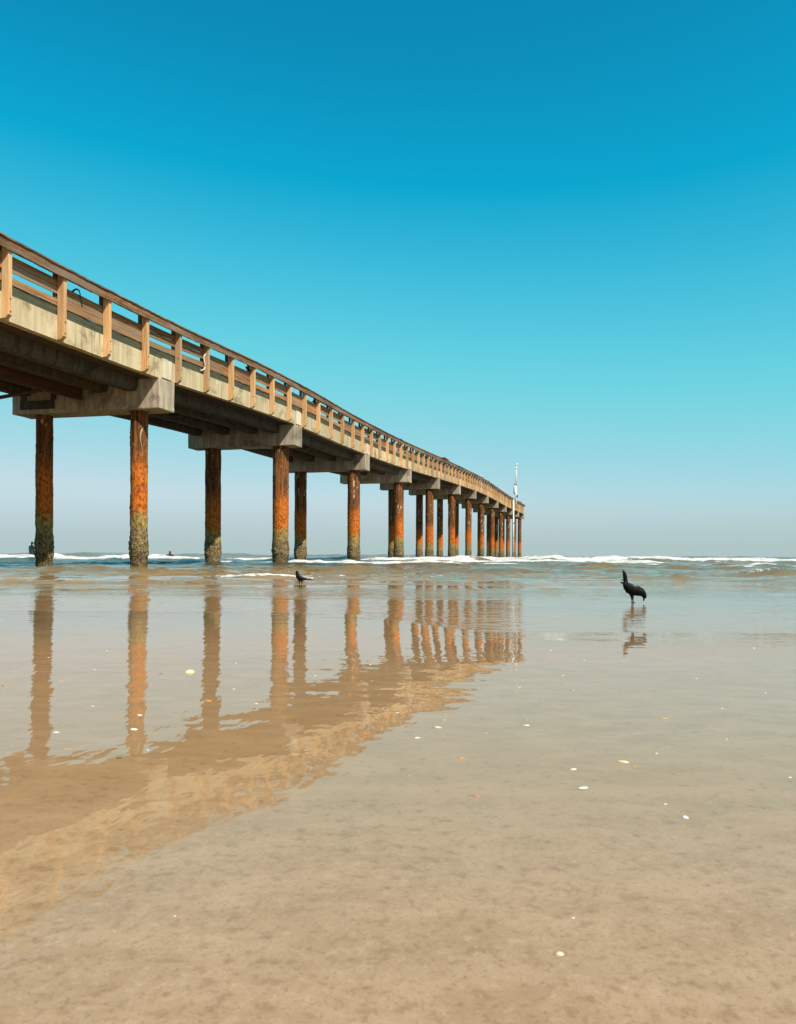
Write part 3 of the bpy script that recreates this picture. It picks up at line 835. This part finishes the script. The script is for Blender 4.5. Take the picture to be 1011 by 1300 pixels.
R_ = [.14,.14,.15,.08,.06,.10,.08,.06,.045,.035,.06,.045,.035,.09,.07,.045,.09,.07,.045]
skin_person('body', J, E_, R_, 'redsuit', pad)
surfboard('surfboard', (tx*Yp, Yp, zp-.06), math.pi*.56, 'dark surfboard under the prone swimmer', 'dark')

# ------------------------------------------------------------------ shells
def shell_mat(name, a, b_):
    m, nt, b = new_mat(name); k = N(nt)
    t = k.n('TexCoord'); v = k.n('Mapping'); nt.links.new(t.outputs['Object'], v.inputs[0]); v.inputs['Scale'].default_value = (90, 90, 90)
    n1 = k.noise(v.outputs[0], 1.0, 3, .5)
    nt.links.new(k.mix(k.ramp(n1, .35, .65), a, b_), b.inputs['Base Color'])
    b.inputs['Roughness'].default_value = .4
    return m
SM = {'white': shell_mat('white_shell', (.80, .78, .74), (.66, .62, .56)), 'cream': shell_mat('cream_shell', (.76, .62, .38), (.60, .44, .24)),
      'orange': shell_mat('orange_shell', (.60, .26, .08), (.42, .16, .05)), 'tan': shell_mat('tan_shell', (.46, .32, .18), (.30, .19, .10)),
      'dark': shell_mat('dark_shell', (.05, .04, .035), (.10, .08, .06))}
def shell_mesh(kind, seed):
    r = random.Random(seed); mb = MB(); nr, nt_ = 6, 22
    el = {'fan': 1.0, 'oval': .62, 'chip': .5}[kind]
    mb.v.append((0, 0, .30))
    for i in range(1, nr+1):
        q = i/nr
        for j in range(nt_):
            t = 2*math.pi*j/nt_
            rad = .5*(1+.10*math.cos(t))*(1+.04*math.cos(11*t)*q)
            if kind == 'oval': rad *= 1+.08*math.sin(2*t+seed)+.07*math.sin(3*t+1.7*seed)+.04*math.sin(7*t+seed)
            if kind == 'chip': rad *= .8+.25*math.sin(3*t+seed)+.12*math.sin(5*t+2*seed)
            x = rad*q*math.cos(t); y = rad*q*math.sin(t)*el
            z = .30*(1-q**2.2) + .025*math.cos(11*t)*q*(1-q)*2
            mb.v.append((x, y, z-.02))
    for j in range(nt_): mb.f.append((0, 1+j, 1+(j+1) % nt_))
    for i in range(nr-1):
        for j in range(nt_):
            a = 1+i*nt_+j; c = 1+i*nt_+(j+1) % nt_; mb.f.append((a, a+nt_, c+nt_, c))
    n = len(mb.v); mb.f.append(tuple(range(n-nt_, n)))
    return mb
cache = {}
def shell(px, py, wpx, kind, col, label, group=None, tilt=.15):
    x, y, z = hit(px, py)
    key = (kind, col, random.randrange(3))
    if key not in cache:
        o = shell_mesh(kind, key[2]+1).build('seashell', SM[col], None, True); cache[key] = o.data
    else:
        o = bpy.data.objects.new('seashell', cache[key]); COL.objects.link(o)
    sz = wpx*y/F*.95
    o.scale = (sz, sz, sz*(.8 if kind == 'fan' else .42)); o.location = (x, y, z - .025*sz)
    o.rotation_euler = (random.uniform(-tilt, tilt), random.uniform(-tilt, tilt), random.uniform(-.5, .5) + random.choice([0, math.pi]))
    tag(o, label, 'shell', group); return o
shell(240, 853.5, 15, 'fan', 'cream', 'largest cream shell, open and tilted, just left of the second dark pile reflection', None, .5)
shell(178, 908, 10, 'oval', 'white', 'white shell lying on the orange reflection of the first lit pile')
shell(171, 926.5, 14, 'oval', 'white', 'flat white shell just below another on the first orange pile reflection')
shell(265, 890, 14, 'oval', 'orange', 'orange shell at the foot of the second dark pile reflection')
shell(556, 923.5, 14, 'oval', 'cream', 'long pale orange shell at the tip of the rail reflection')
shell(530.5, 937, 9, 'oval', 'white', 'thin white shell just outside the rail reflection')
shell(669, 921.5, 9, 'oval', 'white', 'white shell below a small brown one on grey sand')
shell(669, 914, 7, 'chip', 'tan', 'small brown shell chip just above a white shell')
shell(585, 963, 10, 'chip', 'orange', 'pale orange shell chip alone on sand right of the reflection')
shell(520, 985, 8, 'chip', 'orange', 'dull orange chip between the rail reflection and open sand')
shell(606, 1011.5, 11, 'chip', 'orange', 'bright orange shell chip alone on the middle of the open sand')
shell(792, 967.5, 18, 'oval', 'cream', 'long cream shell, widest on the bare sand at right')
shell(805, 974, 9, 'chip', 'orange', 'small orange chip touching the long cream shell')
shell(728, 977.5, 11, 'oval', 'white', 'white oval shell left of the long cream shell')
shell(741.5, 1001, 15, 'oval', 'white', 'pointed white shell on sand nearest below the white oval one')
shell(870, 1038, 10, 'fan', 'white', 'bright white fan shell alone on sand at lower right')
shell(841.5, 912, 13, 'oval', 'tan', 'tan shell flat on the grey sand below the feeding bird')
shell(710, 1211, 13, 'fan', 'cream', 'yellow shell alone in the near sand at the bottom')
shell(1005, 1188, 9, 'chip', 'orange', 'orange chip cut by the right edge of the picture')
shell(84, 952, 15, 'oval', 'tan', 'tan shell beside the lower end of the first dark pile reflection')
shell(72, 930, 10, 'oval', 'white', 'small white shell right of the first dark pile reflection')
shell(79, 865, 9, 'chip', 'orange', 'tiny orange chip right of the first dark pile reflection, higher up')
shell(7, 871, 10, 'chip', 'orange', 'reddish chip at the left border of the wet sand')
shell(153, 963, 10, 'chip', 'dark', 'black shell chip beside the foot of the first orange pile reflection')
shell(205, 856, 5, 'chip', 'dark', 'tiny black chip left of the largest cream shell')
shell(257, 1013, 8, 'chip', 'orange', 'orange chip lying inside the reflection of the railing')
shell(728, 876, 9, 'chip', 'tan', 'tan chip on smooth sand right of the pier end reflection')
for px, py, w, c in [(118,897,6,'white'),(297,875,5,'white'),(326,893,6,'white'),(188,953,6,'white'),(15,947,8,'tan'),(715,858,5,'white'),(617,931,8,'tan'),(470,844,4,'white'),
                     (845,1021,7,'white'),(834,957,6,'white'),(1003,987,7,'white'),(728,1167,6,'white'),(923,939,4,'white'),(917,900,5,'white'),(958,823,4,'white'),(972,880,4,'white'),
                     (564,914,7,'orange'),(120,850,4,'white'),(62,835,4,'white'),(300,842,4,'white'),(400,858,4,'white'),(136,826,4,'white'),(700,826,4,'white'),(742,838,4,'white'),(935,886,4,'tan'),
                     (884,862,4,'white'),(660,873,4,'white'),(505,905,5,'white'),(145,1183,7,'orange'),(222,1163,8,'cream'),(231,1170,6,'orange'),(63,1228,7,'orange')]:
    shell(px, py, w, 'chip', c, 'tiny shell fragment lying flat on the wet sand', 'tiny shell fragments on the wet sand')

# ------------------------------------------------------------------ camera
cam = bpy.data.cameras.new('camera'); co = bpy.data.objects.new('camera', cam); COL.objects.link(co); sc.camera = co
cam.sensor_fit = 'VERTICAL'; cam.sensor_height = 36; cam.lens = F/1300*36
cam.shift_y = (HY-650)/1300; cam.shift_x = 0
from mathutils import Matrix
co.matrix_world = Matrix.Rotation(math.pi/2, 4, 'X') @ Matrix.Rotation(ROLL, 4, 'Z')
cam.clip_start = .05; cam.clip_end = 20000
cam.dof.use_dof = True; cam.dof.focus_distance = 9.0; cam.dof.aperture_fstop = cam.lens/1.5   # 2.2 mm opening

# ------------------------------------------------------------------ light
sh = math.cos(math.radians(35))*L + math.sin(math.radians(35))*(-U)
EL = math.radians(46.8); AZS = math.atan2(sh[0], sh[1])
sd = Vector((sh[0]*math.cos(EL), sh[1]*math.cos(EL), math.sin(EL)))
sun = bpy.data.lights.new('sun', 'SUN'); so = bpy.data.objects.new('sun', sun); COL.objects.link(so)
sun.energy = 5.0; sun.angle = math.radians(.53); sun.color = (1, .93, .82)
so.rotation_euler = sd.to_track_quat('Z', 'Y').to_euler()

w = bpy.data.worlds.new('World'); sc.world = w; w.use_nodes = True
nt = w.node_tree; k = N(nt); bg = nt.nodes['Background']
sky = k.n('TexSky', sky_type='NISHITA'); sky.sun_disc = False
sky.sun_elevation = EL; sky.sun_rotation = AZS
sep = k.n('SeparateColor'); nt.links.new(sky.outputs[0], sep.inputs[0])
def curve(sock, pts, vmax):
    c = k.n('FloatCurve'); nt.links.new(k.math('DIVIDE', sock, vmax), c.inputs['Value'])
    cm = c.mapping.curves[0]
    while len(cm.points) < len(pts): cm.points.new(.5, .5)
    for p, (a, b) in zip(cm.points, pts): p.location = (a/vmax, b); p.handle_type = 'AUTO_CLAMPED'
    c.mapping.update(); return c.outputs[0]
r = k.math('MAXIMUM', k.math('SUBTRACT', k.math('MULTIPLY', sep.outputs[0], .148), .187), .004)
r = k.math('MINIMUM', r, .55)
g = curve(sep.outputs[1], [(0, 0), (1.3, .20), (1.62, .262), (1.9, .345), (2.4, .475), (2.83, .560), (3.56, .650), (4.8, .680), (8, .75)], 8)
b = curve(sep.outputs[2], [(0, 0), (2.3, .38), (2.8, .475), (3.2, .58), (3.5, .64), (3.8, .680), (4.3, .730), (5.0, .755), (6, .77), (10, .8)], 10)
cc = k.n('CombineColor'); nt.links.new(r, cc.inputs[0]); nt.links.new(g, cc.inputs[1]); nt.links.new(b, cc.inputs[2])
tc = k.n('TexCoord'); sx = k.n('SeparateXYZ'); nt.links.new(tc.outputs['Generated'], sx.inputs[0])
hz = k.ramp(sx.outputs[2], .085, .0)                     # pale haze low over the horizon
col = k.mix(k.math('MULTIPLY', hz, .95), cc.outputs[0], (.445, .560, .575))
sc10 = k.mix(1.0, col, (7.32, 7.32, 7.32), 'MULTIPLY')
nt.links.new(sc10, bg.inputs[0]); bg.inputs[1].default_value = .1

sc.view_settings.view_transform = 'Standard'; sc.view_settings.look = 'None'
sc.view_settings.exposure = 0.45; sc.view_settings.gamma = 1.0
sc.cycles.max_bounces = 8
sc.cycles.diffuse_bounces = 2
